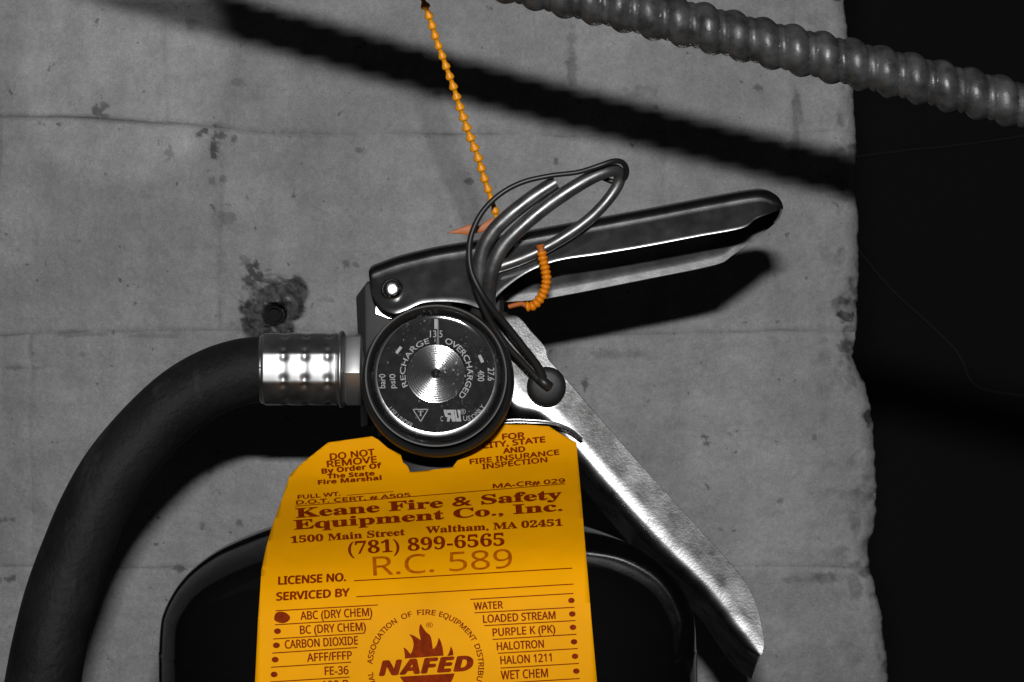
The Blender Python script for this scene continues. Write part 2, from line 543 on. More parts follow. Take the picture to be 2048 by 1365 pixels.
wall = thing('brick_wall', P(800, 1560, WD), 'thickly painted pale grey brick wall behind the extinguisher, broken right corner', 'wall')
row_joints = {0: [-900, -280, 438, 1330, 1900], 1: [-900, -280, 330, 1143, 1590, 1900], 2: [-900, -280, 438, 1330, 1900], 3: [-900, -280, 60, 872, 1900], 4: [-900, -280, 440, 1290, 1900], 5: [-900, -280, 438, 1330, 1900]}
STEP = 4.0
for r_i in range(6):
    cuts = row_joints[r_i]
    for c_i in range(len(cuts) - 1):
        ua, ub = cuts[c_i], cuts[c_i + 1]
        if ua >= 1700: continue
        last = ub >= 1700
        ub_n = 1720 if last else ub
        STEP = 14.0 if (r_i in (0, 5) or ub <= 0) else 4.0       # out of the picture: coarser
        nu = max(4, int((ub_n - ua) / STEP)); nv = int(470 / STEP)
        tu = np.linspace(0, 1, nu + 1); tv = np.linspace(0, 1, nv + 1)
        TU, TV = np.meshgrid(tu, tv)
        U = ua + TU * (ub_n - ua)
        V0 = joint_row(r_i, U); V1 = joint_row(r_i + 1, U)
        V = V0 + TV * (V1 - V0)
        # wobble of the upright joints
        if not last:
            U = U + TU * 5 * field(V, V * 0 + ub, 50, 5)
        if c_i > 0:
            U = U + (1 - TU) * 5 * field(V, V * 0 + ua, 50, 5)
        if last:
            E_ = wall_edge(V) + 2.5 * fbm(V, V * 0, 16, 90, 3) + 4.0 * np.minimum(0, fbm(V, V * 0 + 9, 34, 95, 3) + 0.1) * 2
            U = ua + (U - ua) * (E_ - ua) / (ub_n - ua)
        H, Dt = wall_fields(U, V)
        # paint-filled joints: a shallow dip at the edge of each brick
        amp = 2.4 + 2.0 * fbm(U, V, 120, 140 + r_i, 2)
        if r_i in (1, 2):
            amp = amp + 2.5 * np.exp(-((U - 250) / 330) ** 2) * (np.abs(V - joint_row(2, U)) < 30)
        eV = np.minimum(TV, 1 - TV) * (V1 - V0)
        eU = TU * (ub_n - ua) if last else np.minimum(TU, 1 - TU) * (ub_n - ua)
        H = H - np.clip(amp, 0.5, 9) * (np.exp(-(eV / 5) ** 2) + 0.7 * np.exp(-(eU / 6) ** 2))
        jd = np.exp(-(eV / 2.6) ** 2) * np.clip(0.5 * fbm(U, V, 130, 160, 3) + 0.16, 0, 0.6)
        jd = np.maximum(jd, np.exp(-(eU / 5) ** 2) * np.clip(0.5 * fbm(U, V, 60, 180, 3), 0, 0.5))
        if r_i in (1, 2):
            jd = np.maximum(jd, np.exp(-((V - joint_row(2, U)) / 3.2) ** 2) * np.clip(1 - np.abs(U - 190) / 330, 0, 1) * 0.75)
        Dt = np.clip(np.maximum(Dt, jd), 0, 1)
        if last:
            x = np.clip(E_ - U, 0, 34)
            H = H - (34 - np.sqrt(np.maximum(0, 34 ** 2 - (34 - x) ** 2)))
        k = 1 - (WD) / D
        X = (U - CU) * k * S; Z = (CV - V) * k * S; Y = -(WD + H) * S
        front = np.stack([X, Y, Z], -1).reshape(-1, 3)
        n1 = nu + 1
        idx = np.arange((nv + 1) * n1).reshape(nv + 1, n1)
        faces = np.stack([idx[:-1, :-1], idx[1:, :-1], idx[1:, 1:], idx[:-1, 1:]], -1).reshape(-1, 4).tolist()
        # sides of the brick
        loop = list(idx[0, :]) + list(idx[1:, -1]) + list(idx[-1, -2::-1]) + list(idx[-2:0:-1, 0])
        nb = len(front)
        back = front[loop].copy(); back[:, 1] = -(WD - (850 if last else 130)) * S
        verts = np.vstack([front, back])
        nl = len(loop)
        for i in range(nl):
            j = (i + 1) % nl
            faces.append([int(loop[i]), int(loop[j]), nb + j, nb + i])
        me = bpy.data.meshes.new('brick')
        me.from_pydata(verts.tolist(), [], faces)
        at = me.attributes.new('dirt', 'FLOAT', 'POINT')
        at.data.foreach_set('value', np.concatenate([Dt.ravel(), np.zeros(nl)]).astype(np.float32))
        finish('brick', me, M['wall'], wall, sharp=50)
# mortar core behind the bricks
plate('mortar_bed', [(-880, -690), (1680, -690), (1680, 2060), (-880, 2060)], WD - 95, WD - 800, M['mortar'], wall, bevel=0)

# the dark room beyond the corner
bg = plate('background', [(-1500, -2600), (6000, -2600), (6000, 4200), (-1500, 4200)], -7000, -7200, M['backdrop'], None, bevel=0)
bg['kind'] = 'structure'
bk = -6996
c1 = tube('wall_cable', [(1700, 480, bk), (1780, 575, bk), (1850, 640, bk), (1915, 705, bk), (1945, 765, bk), (1995, 785, bk), (2120, 800, bk)], 4.5, M['backcable'], None, 8, 12)
tag(c1, 'faint thin cable sagging to a bend in the dark background, right of the handle', 'cable')
c2 = tube('wall_cable', [(1680, 318, bk), (1800, 302, bk), (1920, 290, bk), (2120, 262, bk)], 3.5, M['backcable'], None, 8, 12)
tag(c2, 'faint straight cable in the dark background just under the ribbed conduit', 'cable')

# anchor sleeve in the wall hole
anc = thing('wall_anchor', P(547, 628, WD - 50), 'small dark threaded anchor sunk in the broken hole above the hose fitting', 'anchor')
prof_u, prof_v = depth_shift(547, 628, WD)
v_, f_ = [], []
pr = []
for i in range(25):
    pr.append((14.5 + (1.6 if i % 4 in (1, 2) else -0.6), WD - 62 + i * 0.8))
pr = [(19, WD - 62)] + [(19, WD - 44), (18, WD - 42), (16, WD - 42)] + pr[::-1] + [(0.2, WD - 60)]
verts, faces = [], []
cc = P(547, 628, WD - 30)
for (r, d) in pr:
    for kk in range(40):
        a = 2 * math.pi * kk / 40
        verts.append(Vector((cc.x + r * S * math.cos(a), -d * S, cc.z + r * S * math.sin(a))))
for i in range(len(pr) - 1):
    for kk in range(40):
        k2 = (kk + 1) % 40
        faces.append((i * 40 + kk, i * 40 + k2, (i + 1) * 40 + k2, (i + 1) * 40 + kk))
mesh('threaded_sleeve', verts, faces, M['anchor'], anc, 40)

# ================================================================== CONDUIT
def conduit():
    pts = [(-250, -372, 540), (200, -255, 560), (500, -175, 580), (800, -97, 600), (1060, -31, 608), (1306, 30, 613), (1493, 77, 613), (1786, 147, 613), (2020, 206, 610), (2260, 266, 600), (2700, 376, 590), (3200, 500, 580)]
    q, t = resample(spline(np.array(pts, float), 30), 2.6)
    path = [P(*a) for a in q]
    nseg = 40; pitch = 61.0
    n = len(path)
    verts, faces = [], []
    nrm = Vector((0, -1, 0))
    wob = np.random.RandomState(4).uniform(-1, 1, 80)
    for i in range(n):
        a = path[max(i - 1, 0)]; b = path[min(i + 1, n - 1)]
        tg = (b - a).normalized()
        nrm = (nrm - tg * nrm.dot(tg)).normalized(); bn = tg.cross(nrm)
        for k in range(nseg):
            th = 2 * math.pi * k / nseg
            ph = (t[i] / pitch - th / (2 * math.pi) + 5.13)
            wv = wob[int(ph) % 80]
            x = ph % 1.0
            if x < 0.70:     # round crown
                r = 41.8 + 8.8 * math.sin(math.pi * x / 0.70) ** 0.85 + 0.6 * wv
            elif x < 0.75:   # seam step
                r = 41.8 - 1.2 * math.sin(math.pi * (x - 0.70) / 0.05)
            else:            # narrow overlap lip
                y = (x - 0.75) / 0.25
                r = 41.8 + 2.2 * math.sin(math.pi * y)
            verts.append(path[i] + (nrm * math.cos(th) + bn * math.sin(th)) * (r * S * (1 - q[i, 2] / D)))
    for i in range(n - 1):
        for k in range(nseg):
            k2 = (k + 1) % nseg
            faces.append((i * nseg + k, i * nseg + k2, (i + 1) * nseg + k2, (i + 1) * nseg + k))
    o = mesh('flexible_conduit', verts, faces, M['conduit'], None, 24)
    tag(o, 'ribbed grey flexible metal conduit running diagonally across the top right', 'conduit')
conduit()

# ================================================================== FIRE EXTINGUISHER
ext = thing('fire_extinguisher', P(857, 1600, 0), 'black fire extinguisher with plated handle, squeeze lever, hose and round pressure gauge', 'fire extinguisher')

# ---- tank
def tank():
    sil = [(1900, 541), (1365, 536.5), (1290, 535), (1240, 531), (1215, 524), (1190, 512), (1165, 496), (1140, 474), (1115, 444),
           (1092, 408), (1070, 360), (1055, 320), (1040, 272), (1022, 215), (1003, 160), (985, 128), (960, 118)]
    s = spline(np.array(sil, float), 6)
    verts, faces = [], []
    ns = 160
    for (v, r) in s:
        for k in range(ns):
            a = 2 * math.pi * k / ns
            c = P(857, v, 0)
            verts.append(c + Vector((r * S * math.cos(a), r * S * math.sin(a), 0)))
    for i in range(len(s) - 1):
        for k in range(ns):
            k2 = (k + 1) % ns
            faces.append((i * ns + k, i * ns + k2, (i + 1) * ns + k2, (i + 1) * ns + k))
    faces.append(tuple(range(ns)))
    return mesh('tank', verts, faces, M['tank'], ext, 60)
tank()

# ---- valve body and neck
def turned(name, cu, cd, prof, material, parent, nseg=64, sharp=35):
    """upright turned part; prof = [(v, r)]"""
    verts, faces = [], []
    for (v, r) in prof:
        c = P(cu, v, cd)
        for k in range(nseg):
            a = 2 * math.pi * k / nseg
            verts.append(c + Vector((r * S * math.cos(a), r * S * math.sin(a), 0)))
    for i in range(len(prof) - 1):
        for k in range(nseg):
            k2 = (k + 1) % nseg
            faces.append((i * nseg + k, i * nseg + k2, (i + 1) * nseg + k2, (i + 1) * nseg + k))
    faces.append(tuple(range(nseg))); faces.append(tuple((len(prof) - 1) * nseg + k for k in range(nseg)))
    return mesh(name, verts, faces, material, parent, sharp)
turned('valve_neck', 862, 0, [(990, 128), (905, 128), (900, 122), (880, 122), (872, 105), (830, 105)], M['valve'], ext)

def valve():
    # block with a broad chamfer on its left side
    bm = bmesh.new()
    sec = [(713, 596, -60), (730, 566, 20)]
    outl = [(729, 572), (745, 560), (985, 560), (1000, 600), (1000, 840), (735, 850), (731, 700)]
    f1 = [P(u, v, 62) for u, v in outl]
    back = [(712, 594), (735, 563), (990, 556), (1008, 600), (1006, 845), (722, 855), (717, 700)]
    f2 = [P(u, v, -10) for u, v in back]
    f3 = [P(u, v, -110) for u, v in back]
    n = len(outl)
    vs_ = [bm.verts.new(x) for x in f1 + f2 + f3]
    bm.faces.new(vs_[:n]); bm.faces.new(vs_[2 * n:][::-1])
    for a in (0, n):
        for i in range(n):
            j = (i + 1) % n
            bm.faces.new((vs_[a + i], vs_[a + j], vs_[a + n + j], vs_[a + n + i]))
    bmesh.ops.recalc_face_normals(bm, faces=bm.faces)
    bmesh.ops.bevel(bm, geom=list(bm.edges), offset=3 * S, segments=2, affect='EDGES', profile=0.5)
    me = bpy.data.meshes.new('valve_body'); bm.to_mesh(me); bm.free()
    return finish('valve_body', me, M['valve'], ext, 30)
valve()

# ---- bright pivot lug showing between handle and gauge (tilted a little upwards)
def lug():
    outl = [(752, 596), (752, 628), (780, 638), (850, 640), (905, 640), (905, 596)]
    front = [P(u, v, 74 + (640 - v) * -0.085) for u, v in outl]
    backp = [P(u, v, 62) for u, v in outl]
    n = len(outl)
    faces = [tuple(range(n)), tuple(range(2 * n - 1, n - 1, -1))]
    faces += [(i, (i + 1) % n, n + (i + 1) % n, n + i) for i in range(n)]
    return mesh('pivot_lug', front + backp, faces, M['bright'], ext, 20)
lug()

# ---- carrying handle: a rolled channel with a rounded nose
def handle():
    T_ = spline(np.array([(737, 543), (742, 533), (760, 525), (800, 511), (870, 494), (935, 483), (1040, 464), (1170, 440), (1300, 416), (1420, 393), (1500, 379), (1530, 379), (1552, 390), (1563, 404), (1567, 416)], float), 10)
    L_ = spline(np.array([(737, 546), (741, 572), (748, 597), (762, 616), (787, 627), (812, 620), (845, 606), (890, 603), (930, 607), (958, 616), (975, 612), (1010, 577), (1060, 542), (1120, 520), (1200, 508), (1300, 491), (1400, 472), (1485, 456), (1512, 438), (1540, 427), (1567, 416.5)], float), 10)
    F_ = spline(np.array([(737, 548), (745, 590), (765, 618), (800, 625), (950, 615), (1010, 606), (1060, 602), (1100, 597), (1200, 578), (1300, 558), (1400, 538), (1445, 526), (1462, 514), (1500, 487), (1535, 460), (1558, 438), (1567, 417)], float), 10)
    us = np.concatenate([np.linspace(737.5, 800, 26), np.linspace(804, 1480, 110), np.linspace(1484, 1566.5, 40)])
    T = np.interp(us, T_[:, 0], T_[:, 1]); Lo = np.interp(us, L_[:, 0], L_[:, 1]); F = np.interp(us, F_[:, 0], F_[:, 1])
    tan20 = math.tan(R(20))
    rows = []
    for u, t, l, f in zip(us, T, Lo, F):
        l = max(l, t + 1.0); f = max(f, l + 0.5)
        h = l - t
        rb = min(24.0, h * 0.6)
        dl0 = 96 + h * tan20
        cu_ = min(1.0, h / 40)
        row = [(u, l + 1.1 * cu_, dl0 - 0.9 * cu_), (u, l + 0.6 * cu_, dl0 - 0.12 * cu_)]
        for k in range(10):
            vv = l - k / 9 * (h - rb)
            row.append((u, vv, 96 + (vv - t) * tan20))
        d1 = 96 + rb * tan20
        for k in range(1, 10):
            a = R(90) * k / 9
            row.append((u, t + rb * (1 - math.sin(a)), d1 - rb * 1.1 * (1 - math.cos(a))))
        wf = min(65, 0.42 * (f - t))
        dstart = row[-1][2]
        dfar = -82 if f - t > 60 else dstart - (dstart + 82) * max(0.05, (f - t) / 60)
        for k in range(1, 7):
            q = k / 6
            row.append((u, t + wf * q ** 1.4, dstart + (dfar - dstart) * q))
        rim = min(17, 0.18 * (f - t))
        for k in range(1, 9):
            q = k / 8
            vv = t + wf + (f - rim - t - wf) * q
            row.append((u, vv, dfar + (vv - t - wf) * 0.34))
        dl = row[-1][2]
        for k in range(1, 5):
            row.append((u, f - rim + rim * k / 4, dl + 0.215 * rim * k / 4))
        rows.append(row)
    return loft('carry_handle', rows, M['handle'], ext, thick=4.5, sharp=45)
handle()

# ---- rivet through handle
revolve('rivet', *depth_shift(785, 580, 118), [(0.1, 141), (7, 140.9), (12, 140.55), (14.5, 139.7), (17.5, 136.8), (20.3, 131), (22.5, 122), (23.5, 110), (29, 104)][::-1], M['bright'], ext, 48, 60).rotation_euler = (R(-6.5), 0, R(3))

# ---- squeeze lever
def lever():
    R_ = spline(np.array([(1000, 632), (1034, 634), (1062, 664), (1090, 696), (1096, 718), (1130, 757), (1170, 803), (1240, 884), (1320, 973), (1400, 1061), (1455, 1121), (1492, 1168), (1513, 1212), (1524, 1258), (1528, 1284), (1525, 1306)], float), 8)
    Q_ = spline(np.array([(905, 640), (935, 660), (965, 705), (1000, 762), (1030, 806), (1088, 826), (1155, 893), (1215, 962), (1280, 1035), (1340, 1098), (1395, 1150), (1437, 1195), (1470, 1240), (1492, 1268), (1510, 1292), (1522, 1310)], float), 8)
    rows = []
    n = len(R_)
    for i in range(n):
        r, q = R_[i], Q_[i]
        wdt = np.linalg.norm(r - q)
        tgt = (Q_[min(i + 1, n - 1)] - Q_[max(i - 1, 0)]); tgt /= np.linalg.norm(tgt)
        nrm = np.array([-tgt[1], tgt[0]])           # towards the lower left
        if nrm[0] > 0: nrm = -nrm
        s = i / (n - 1)
        row = []
        fil = 34 * (1 - 0.45 * s)
        for k in range(25):
            t = k / 24
            p = r + (q - r) * t
            x = (1 - t) * wdt                            # distance from the lower-left edge
            dd = 88 - 0.13 * (wdt - x) + (6.0 * (1 - 0.88 * s)) * max(0, 1 - x / fil) ** 1.8
            row.append((p[0], p[1], dd))
        d0 = row[-1][2]
        rr = min(24, wdt * 0.8 + 2)
        kx = min(1, wdt / 40)
        for k in range(1, 9):
            a = R(90) * k / 8
            p = q + nrm * rr * math.sin(a)
            row.append((p[0], p[1], d0 - rr * (1 - math.cos(a))))
        drop = np.array([-14, 46]) * (0.25 + 0.75 * s)
        for k in range(1, 7):
            t = k / 6
            p = q + nrm * rr + drop * t
            row.append((p[0], p[1], d0 - rr - (150) * t))
        rows.append(row)
    return loft('squeeze_lever', rows, M['lever'], ext, thick=8, sharp=40)
lever()

# ---- hose
hose_pts = [(545, 739, 0, 63), (520, 740, 2, 66), (480, 745, 6, 66.5), (425, 764, 14, 67), (363, 801, 25, 67), (297, 862, 40, 67), (232, 940, 55, 67.5),
            (186, 1022, 65, 68.5), (151, 1108, 75, 70), (123, 1190, 82, 72), (103, 1270, 88, 73.5), (89, 1345, 92, 75), (74, 1450, 95, 76), (64, 1600, 95, 76)]
hose = tube('hose', hose_pts, 66, M['rubber'], ext, nseg=48, step=8)

def ferrule():
    L0, L1 = 521, 693
    us = np.linspace(L0, L1, 110)
    ns = 160
    verts, faces = [], []
    for u in us:
        c = P(u, 739, 0)
        for k in range(ns):
            th = 2 * math.pi * k / ns
            a = (th - R(3) + math.pi / 8) % (math.pi / 4) - math.pi / 8
            poly = math.cos(math.pi / 8) / math.cos(a)
            body = 0.0 if u < 526 else 1.0
            if 526 < u < 680:
                r = 75.5 * (0.42 + 0.58 * poly)
            else:
                r = 75.5 * (0.75 + 0.25 * poly)
            dent = sum(math.exp(-((u - x) / 7.5) ** 2) for x in (573, 615, 660))
            if 526 < u < 680: r -= dent * (1.0 + 2.6 * math.exp(-((abs(a) - 0.30) / 0.10) ** 2))
            if u < 532: r -= (532 - u) * 0.7
            if u >= 676: r += 3.5 * math.exp(-((u - 684) / 5) ** 2) - (3.0 if u < 679 else 0)
            if u > 688: r -= (u - 688) * 1.6
            verts.append(c + Vector((0, -r * S * math.cos(th), r * S * math.sin(th))))
    n = len(us)
    for i in range(n - 1):
        for k in range(ns):
            k2 = (k + 1) % ns
            faces.append((i * ns + k, i * ns + k2, (i + 1) * ns + k2, (i + 1) * ns + k))
    faces.append(tuple(range(ns))); faces.append(tuple((n - 1) * ns + k for k in range(ns)))
    return mesh('ferrule', verts, faces, M['ferrule'], hose, 60)
ferrule()

def nut():
    bm = bmesh.new()
    ring = []
    for (u, rr) in ((692, 70), (695, 80), (724, 80), (728, 70)):
        c = P(u, 738, 0)
        ring.append([bm.verts.new(c + Vector((0, -rr * S * math.cos(R(-5 + 60 * k)), rr * S * math.sin(R(-5 + 60 * k))))) for k in range(6)])
    for i in range(3):
        for k in range(6):
            bm.faces.new((ring[i][k], ring[i][(k + 1) % 6], ring[i + 1][(k + 1) % 6], ring[i + 1][k]))
    bm.faces.new(ring[0][::-1]); bm.faces.new(ring[3])
    bmesh.ops.recalc_face_normals(bm, faces=bm.faces)
    bmesh.ops.bevel(bm, geom=list(bm.edges), offset=1.5 * S, segments=2, affect='EDGES', profile=0.5)
    me = bpy.data.meshes.new('hex_nut'); bm.to_mesh(me); bm.free()
    o = finish('hex_nut', me, M['brushed'], hose, 25)
    v, f = tube_data([P(726, 738, 0), P(760, 738, 0)], [52 * S] * 2, 40)
    mesh('threaded_stub', v, f, M['valve'], hose, 40)
nut()

# ---- pressure gauge
KG = 1 - 235 / D
gauge = revolve('pressure_gauge', *depth_shift(875, 763, 225),
                [(60, 100), (120, 110), (146, 150), (152, 180), (154, 205), (153, 232), (150, 244), (147, 250), (143, 252), (139, 248), (136, 240), (134, 215)], M['boot'], ext, 128, 50, kr=KG)
gauge['label'] = 'round pressure gauge in a black rubber boot'
GU, GV = depth_shift(872, 752, 258)
revolve('bezel', GU, GV, [(138, 232), (139.5, 246), (139, 254), (138, 258), (136.5, 259.5), (134.5, 259), (133.4, 257), (133, 252)], M['bezel'], gauge, 160, 60, kr=KG)
iw = [(134, 254)]
dd_ = 219.9; prof_ = [(109.0, dd_)]
for r_, tl in ((118, 4), (121, 11), (124, 14), (126, 22), (128, 40), (130, 60), (131.5, 74), (132.5, 80), (133.2, 84)):
    dd_ += (r_ - prof_[-1][0]) * math.tan(R(tl)); prof_.append((r_, dd_))
iw = prof_[::-1]
revolve('rim_lip', GU, GV, [(137.6, 257.5), (139.0, 258.6), (140.0, 260.6), (140.8, 260.8), (141.2, 256)], M['lip'], gauge, 160, 60, kr=KG)
revolve('inner_wall', GU, GV - 2, iw, M['dialwall'], gauge, 160, 75, kr=KG)
DU, DV = depth_shift(872, 747, 222)
revolve('dial', DU, DV, [(119, 220.9), (117.5, 220.75), (110, 220.4), (90, 220.2), (60, 220.2), (58, 220)], M['dial'], gauge, 128, kr=KG)
# spun diaphragm: concentric grooves turned into the metal
pr = []
NR = 11
rmax, rmin = 59.0, 9.0
for i in range(NR * 12 + 1):
    r = rmax - (rmax - rmin) * i / (NR * 12)
    ph = 2 * math.pi * i / 12
    pr.append((r, 221 + 0.2 * math.cos(ph) + (rmax - r) * 0.006))
pr = [(60.5, 219)] + pr + [(8.5, 222.5), (7.5, 223.6), (6, 223.2), (4, 220.5), (2, 219.5), (0.05, 219.3)]
revolve('diaphragm', DU, DV, pr, M['spun'], gauge, 160, 60, kr=KG)
revolve('lens', GU, GV, [(134, 254.8), (130, 256.4), (126, 257.6), (122, 258.4), (118, 258.9), (112, 259.2), (60, 259.3), (0.05, 259.3)], M['lens'], gauge, 128, 60, kr=KG)

# ------------------------------------------------------------------ lettering
STY = {'serif': (0x1D400, 0x1D41A, 0x1D7CE), 'sansb': (0x1D5D4, 0x1D5EE, 0x1D7EC), 'sansbi': (0x1D63C, 0x1D656, 0x1D7EC),
       'sans': (0x1D5A0, 0x1D5BA, 0x1D7E2), 'plain': None}
def style(s, st):
    b = STY[st]
    if not b: return s
    o = ''
    for c in s:
        if 'A' <= c <= 'Z': o += chr(b[0] + ord(c) - 65)
        elif 'a' <= c <= 'z': o += chr(b[1] + ord(c) - 97)
        elif '0' <= c <= '9': o += chr(b[2] + ord(c) - 48)
        else: o += c
    return o
_cap = {}
def glyphs(s, st, off=0.0):
    c = bpy.data.curves.new('lettering', 'FONT')
    c.body = style(s, st)
    c.resolution_u = 4
    c.offset = off
    ob = bpy.data.objects.new('lettering', c)
    m = ob.to_mesh()
    vs_ = np.array([tuple(v.co)[:2] for v in m.vertices]); fs = [tuple(p.vertices) for p in m.polygons]
    ob.to_mesh_clear()
    bpy.data.objects.remove(ob); bpy.data.curves.remove(c)
    return vs_, fs
def cap(st, off=0.0):
    if (st, off) not in _cap:
        v, f = glyphs('H', st, off); _cap[(st, off)] = v[:, 1].max() - max(0, v[:, 1].min())
    return _cap[(st, off)]

def put(name, uv, faces, dfun, material, parent, cut=None, lift=0.0, heavy=0.0):
    """2-D shape in layout coordinates laid onto the surface dfun"""
    me = bpy.data.meshes.new(name)
    if cut:
        bm = bmesh.new()
        vs_ = [bm.verts.new((a, b, 0)) for a, b in uv]
        for f in faces:
            try: bm.faces.new([vs_[i] for i in f])
            except ValueError: pass
        cut(bm)
        uv = [(v.co.x, v.co.y) for v in bm.verts]
        bm.verts.index_update()
        faces = [tuple(v.index for v in f.verts) for f in bm.faces]
        bm.free()
    vs_ = [tuple(P(a, b, dfun(a, b) + lift)) for a, b in uv]
    fs = [tuple(f) for f in faces]
    if heavy:      # heavier ink: the outline struck again a hair to each side
        base_v, base_f = list(vs_), list(fs)
        for q, (dx, dy) in enumerate(((-heavy, 0), (heavy, 0), (0, -0.6 * heavy), (0, 0.6 * heavy))):
            o_ = len(vs_)
            vs_ += [tuple(P(a + dx, b + dy, dfun(a + dx, b + dy) + lift + 0.12 * (q + 1))) for a, b in uv]
            fs += [tuple(i + o_ for i in f) for f in base_f]
    me.from_pydata(vs_, [], fs)
    return finish(name, me, material, parent, smooth=False)

def line_uv(s, st, a, b, caph, off=0.0, shear=0.0):
    v, f = glyphs(s, st, off)
    x0, x1 = v[:, 0].min(), v[:, 0].max()
    a = np.array(a, float); b = np.array(b, float)
    L = np.linalg.norm(b - a); dr = (b - a) / L
    up = np.array([dr[1], -dr[0]])
    ch = cap(st, off)
    y = v[:, 1] / ch * caph
    x = (v[:, 0] - x0) / (x1 - x0) * L + shear * (y - caph * 0.3)
    return a + np.outer(x, dr) + np.outer(y, up), f

def arc_uv(s, st, c, rad, a0, a1, caph, off=0.0, inside=False, xs=1.0, ys=1.0):
    """letters round a circle from angle a0 to a1 (degrees, counter-clockwise from +u, picture up)"""
    v, f = glyphs(s, st, off)
    x0, x1 = v[:, 0].min(), v[:, 0].max()
    t = (v[:, 0] - x0) / (x1 - x0)
    an = np.radians(a0 + (a1 - a0) * t)
    y = v[:, 1] / cap(st, off) * caph
    r = rad - y if inside else rad + y
    return np.stack([c[0] + xs * r * np.cos(an), c[1] - ys * r * np.sin(an)], 1), f

# gauge printing
GD = 221.3
gd = lambda a, b: GD
def gtext(uv_f):
    put('lettering', uv_f[0], uv_f[1], gd, M['print_grey'], gauge)
def gquad(cu, cv, L, W, ang):
    c, s = math.cos(R(ang)), math.sin(R(ang))
    pts = [(cu + x * c - y * s, cv + x * s + y * c) for x, y in ((-L / 2, -W / 2), (L / 2, -W / 2), (L / 2, W / 2), (-L / 2, W / 2))]
    put('tick_mark', pts, [(0, 1, 2, 3)], gd, M['print_grey'], gauge)
gquad(872, 648.5, 20, 6.5, 90)
gquad(797.5, 700.6, 16, 6, -52)
gquad(962, 718, 16, 6.5, 65)
gquad(870, 681, 7, 1.2, 97)
gtext(line_uv('13', 'plain', (860, 675), (872.5, 675), 13.5, 0.004))
gtext(line_uv('5', 'plain', (879, 675), (885, 675), 13.5, 0.004))
gtext(line_uv('bar0', 'plain', (770.5, 777), (770.5, 748.5), 12.5, 0.004))
gtext(line_uv('psi0', 'plain', (790.5, 777), (790.5, 748.5), 11.5, 0.004))
gtext(line_uv('400', 'plain', (955.5, 741), (955.5, 763), 13, 0.004))
gtext(line_uv('27.6', 'plain', (975.5, 736), (975.5, 762), 13, 0.004))
gtext(arc_uv('RECHARGE', 'plain', (872, 747), 61.5, 204, 102, 10.5, 0.004))
gtext(arc_uv('OVERCHARGED', 'plain', (872, 747), 62.5, 74, -45, 11.5, 0.008))
gtext(arc_uv('USE UNDER', 'plain', (872, 747), 119, 217, 246, 8.5, 0.0, inside=True))
gtext(arc_uv('ONLY', 'plain', (872, 747), 119, 309, 326, 9, 0.0, inside=True))
for (a, b) in (((826, 819.2), (856, 819.2)), ((856, 819.2), (841.3, 843.5)), ((841.3, 843.5), (826, 819.2))):
    L = math.hypot(b[0] - a[0], b[1] - a[1])
    gquad((a[0] + b[0]) / 2, (a[1] + b[1]) / 2, L + 1, 1.7, math.degrees(math.atan2(b[1] - a[1], b[0] - a[0])))
gtext(line_uv('T', 'serif', (836, 832.5), (846.5, 832.5), 10.5))
# reversed R joined to a U: the recognised-component emblem
put('emblem', [(887, 820), (908, 820), (908, 824), (911, 843.5), (904.5, 843.5), (901.5, 836), (900.5, 836), (899, 843.5), (893.5, 843.5), (895, 835.5), (890.5, 833), (888.5, 828),
               (894.5, 826.5), (901.5, 826.5), (902.5, 830.5), (896, 830.5)],
    [(0, 1, 13, 12), (1, 2, 14, 13), (2, 3, 4, 14), (14, 4, 5), (14, 5, 6, 15), (15, 6, 9), (6, 7, 8, 9), (15, 9, 10), (15, 10, 11, 12), (12, 11, 0)], gd, M['print_grey'], gauge)
put('emblem', [(908.5, 820), (912, 820), (914.5, 836.5), (918, 836.5), (914.5, 820), (920, 820), (922.5, 843.5), (911.5, 843.5)],
    [(0, 1, 2, 7), (2, 3, 6, 7), (3, 4, 5, 6)], gd, M['print_grey'], gauge)
gtext(line_uv('C', 'plain', (881, 843), (886, 843), 10, 0.0))
gtext(line_uv('US', 'plain', (926.5, 842), (941, 842), 10, 0.0))
gtext(line_uv('®', 'plain', (920.5, 829), (931.5, 829), 10, 0.0))
put('needle', [(873.2, 690), (878.2, 690), (877, 640), (874.5, 640)], [(0, 1, 2, 3)], lambda a, b: GD - 0.35, M['needle'], gauge)

# ================================================================== PULL PIN
pin = thing('pull_pin', P(968, 606, 120), 'steel pull pin with double-coil ring standing in front of the handle', 'pull pin')
tube('pin_ring', [(952, 640, 96), (960, 607, 120), (960, 570, 138), (960, 530, 150), (968, 495, 158), (987, 463, 164), (1016, 434, 168), (1051, 406, 170), (1082, 384, 170), (1111, 366, 168)], 15.2, M['ring'], pin, 28, 3)
tube('pin_ring', [(975, 628, 108, 15), (977, 596, 134, 15), (980, 560, 152, 15), (990, 522, 164, 15), (1009, 489, 170, 15), (1046, 452, 174, 15), (1090, 415, 176, 15), (1136, 383, 178, 14.6), (1178, 358, 178, 14), (1211, 344, 174, 13.4),
                  (1230, 341, 164, 13), (1239, 351, 152, 12.6), (1235, 371, 146, 12), (1214, 402, 143, 11.5), (1180, 437, 141, 11.5), (1135, 470, 140, 11.5), (1085, 499, 138, 11.5), (1035, 521, 137, 11.5), (990, 536, 138, 11.5)], 14, M['ring'], pin, 28, 3)

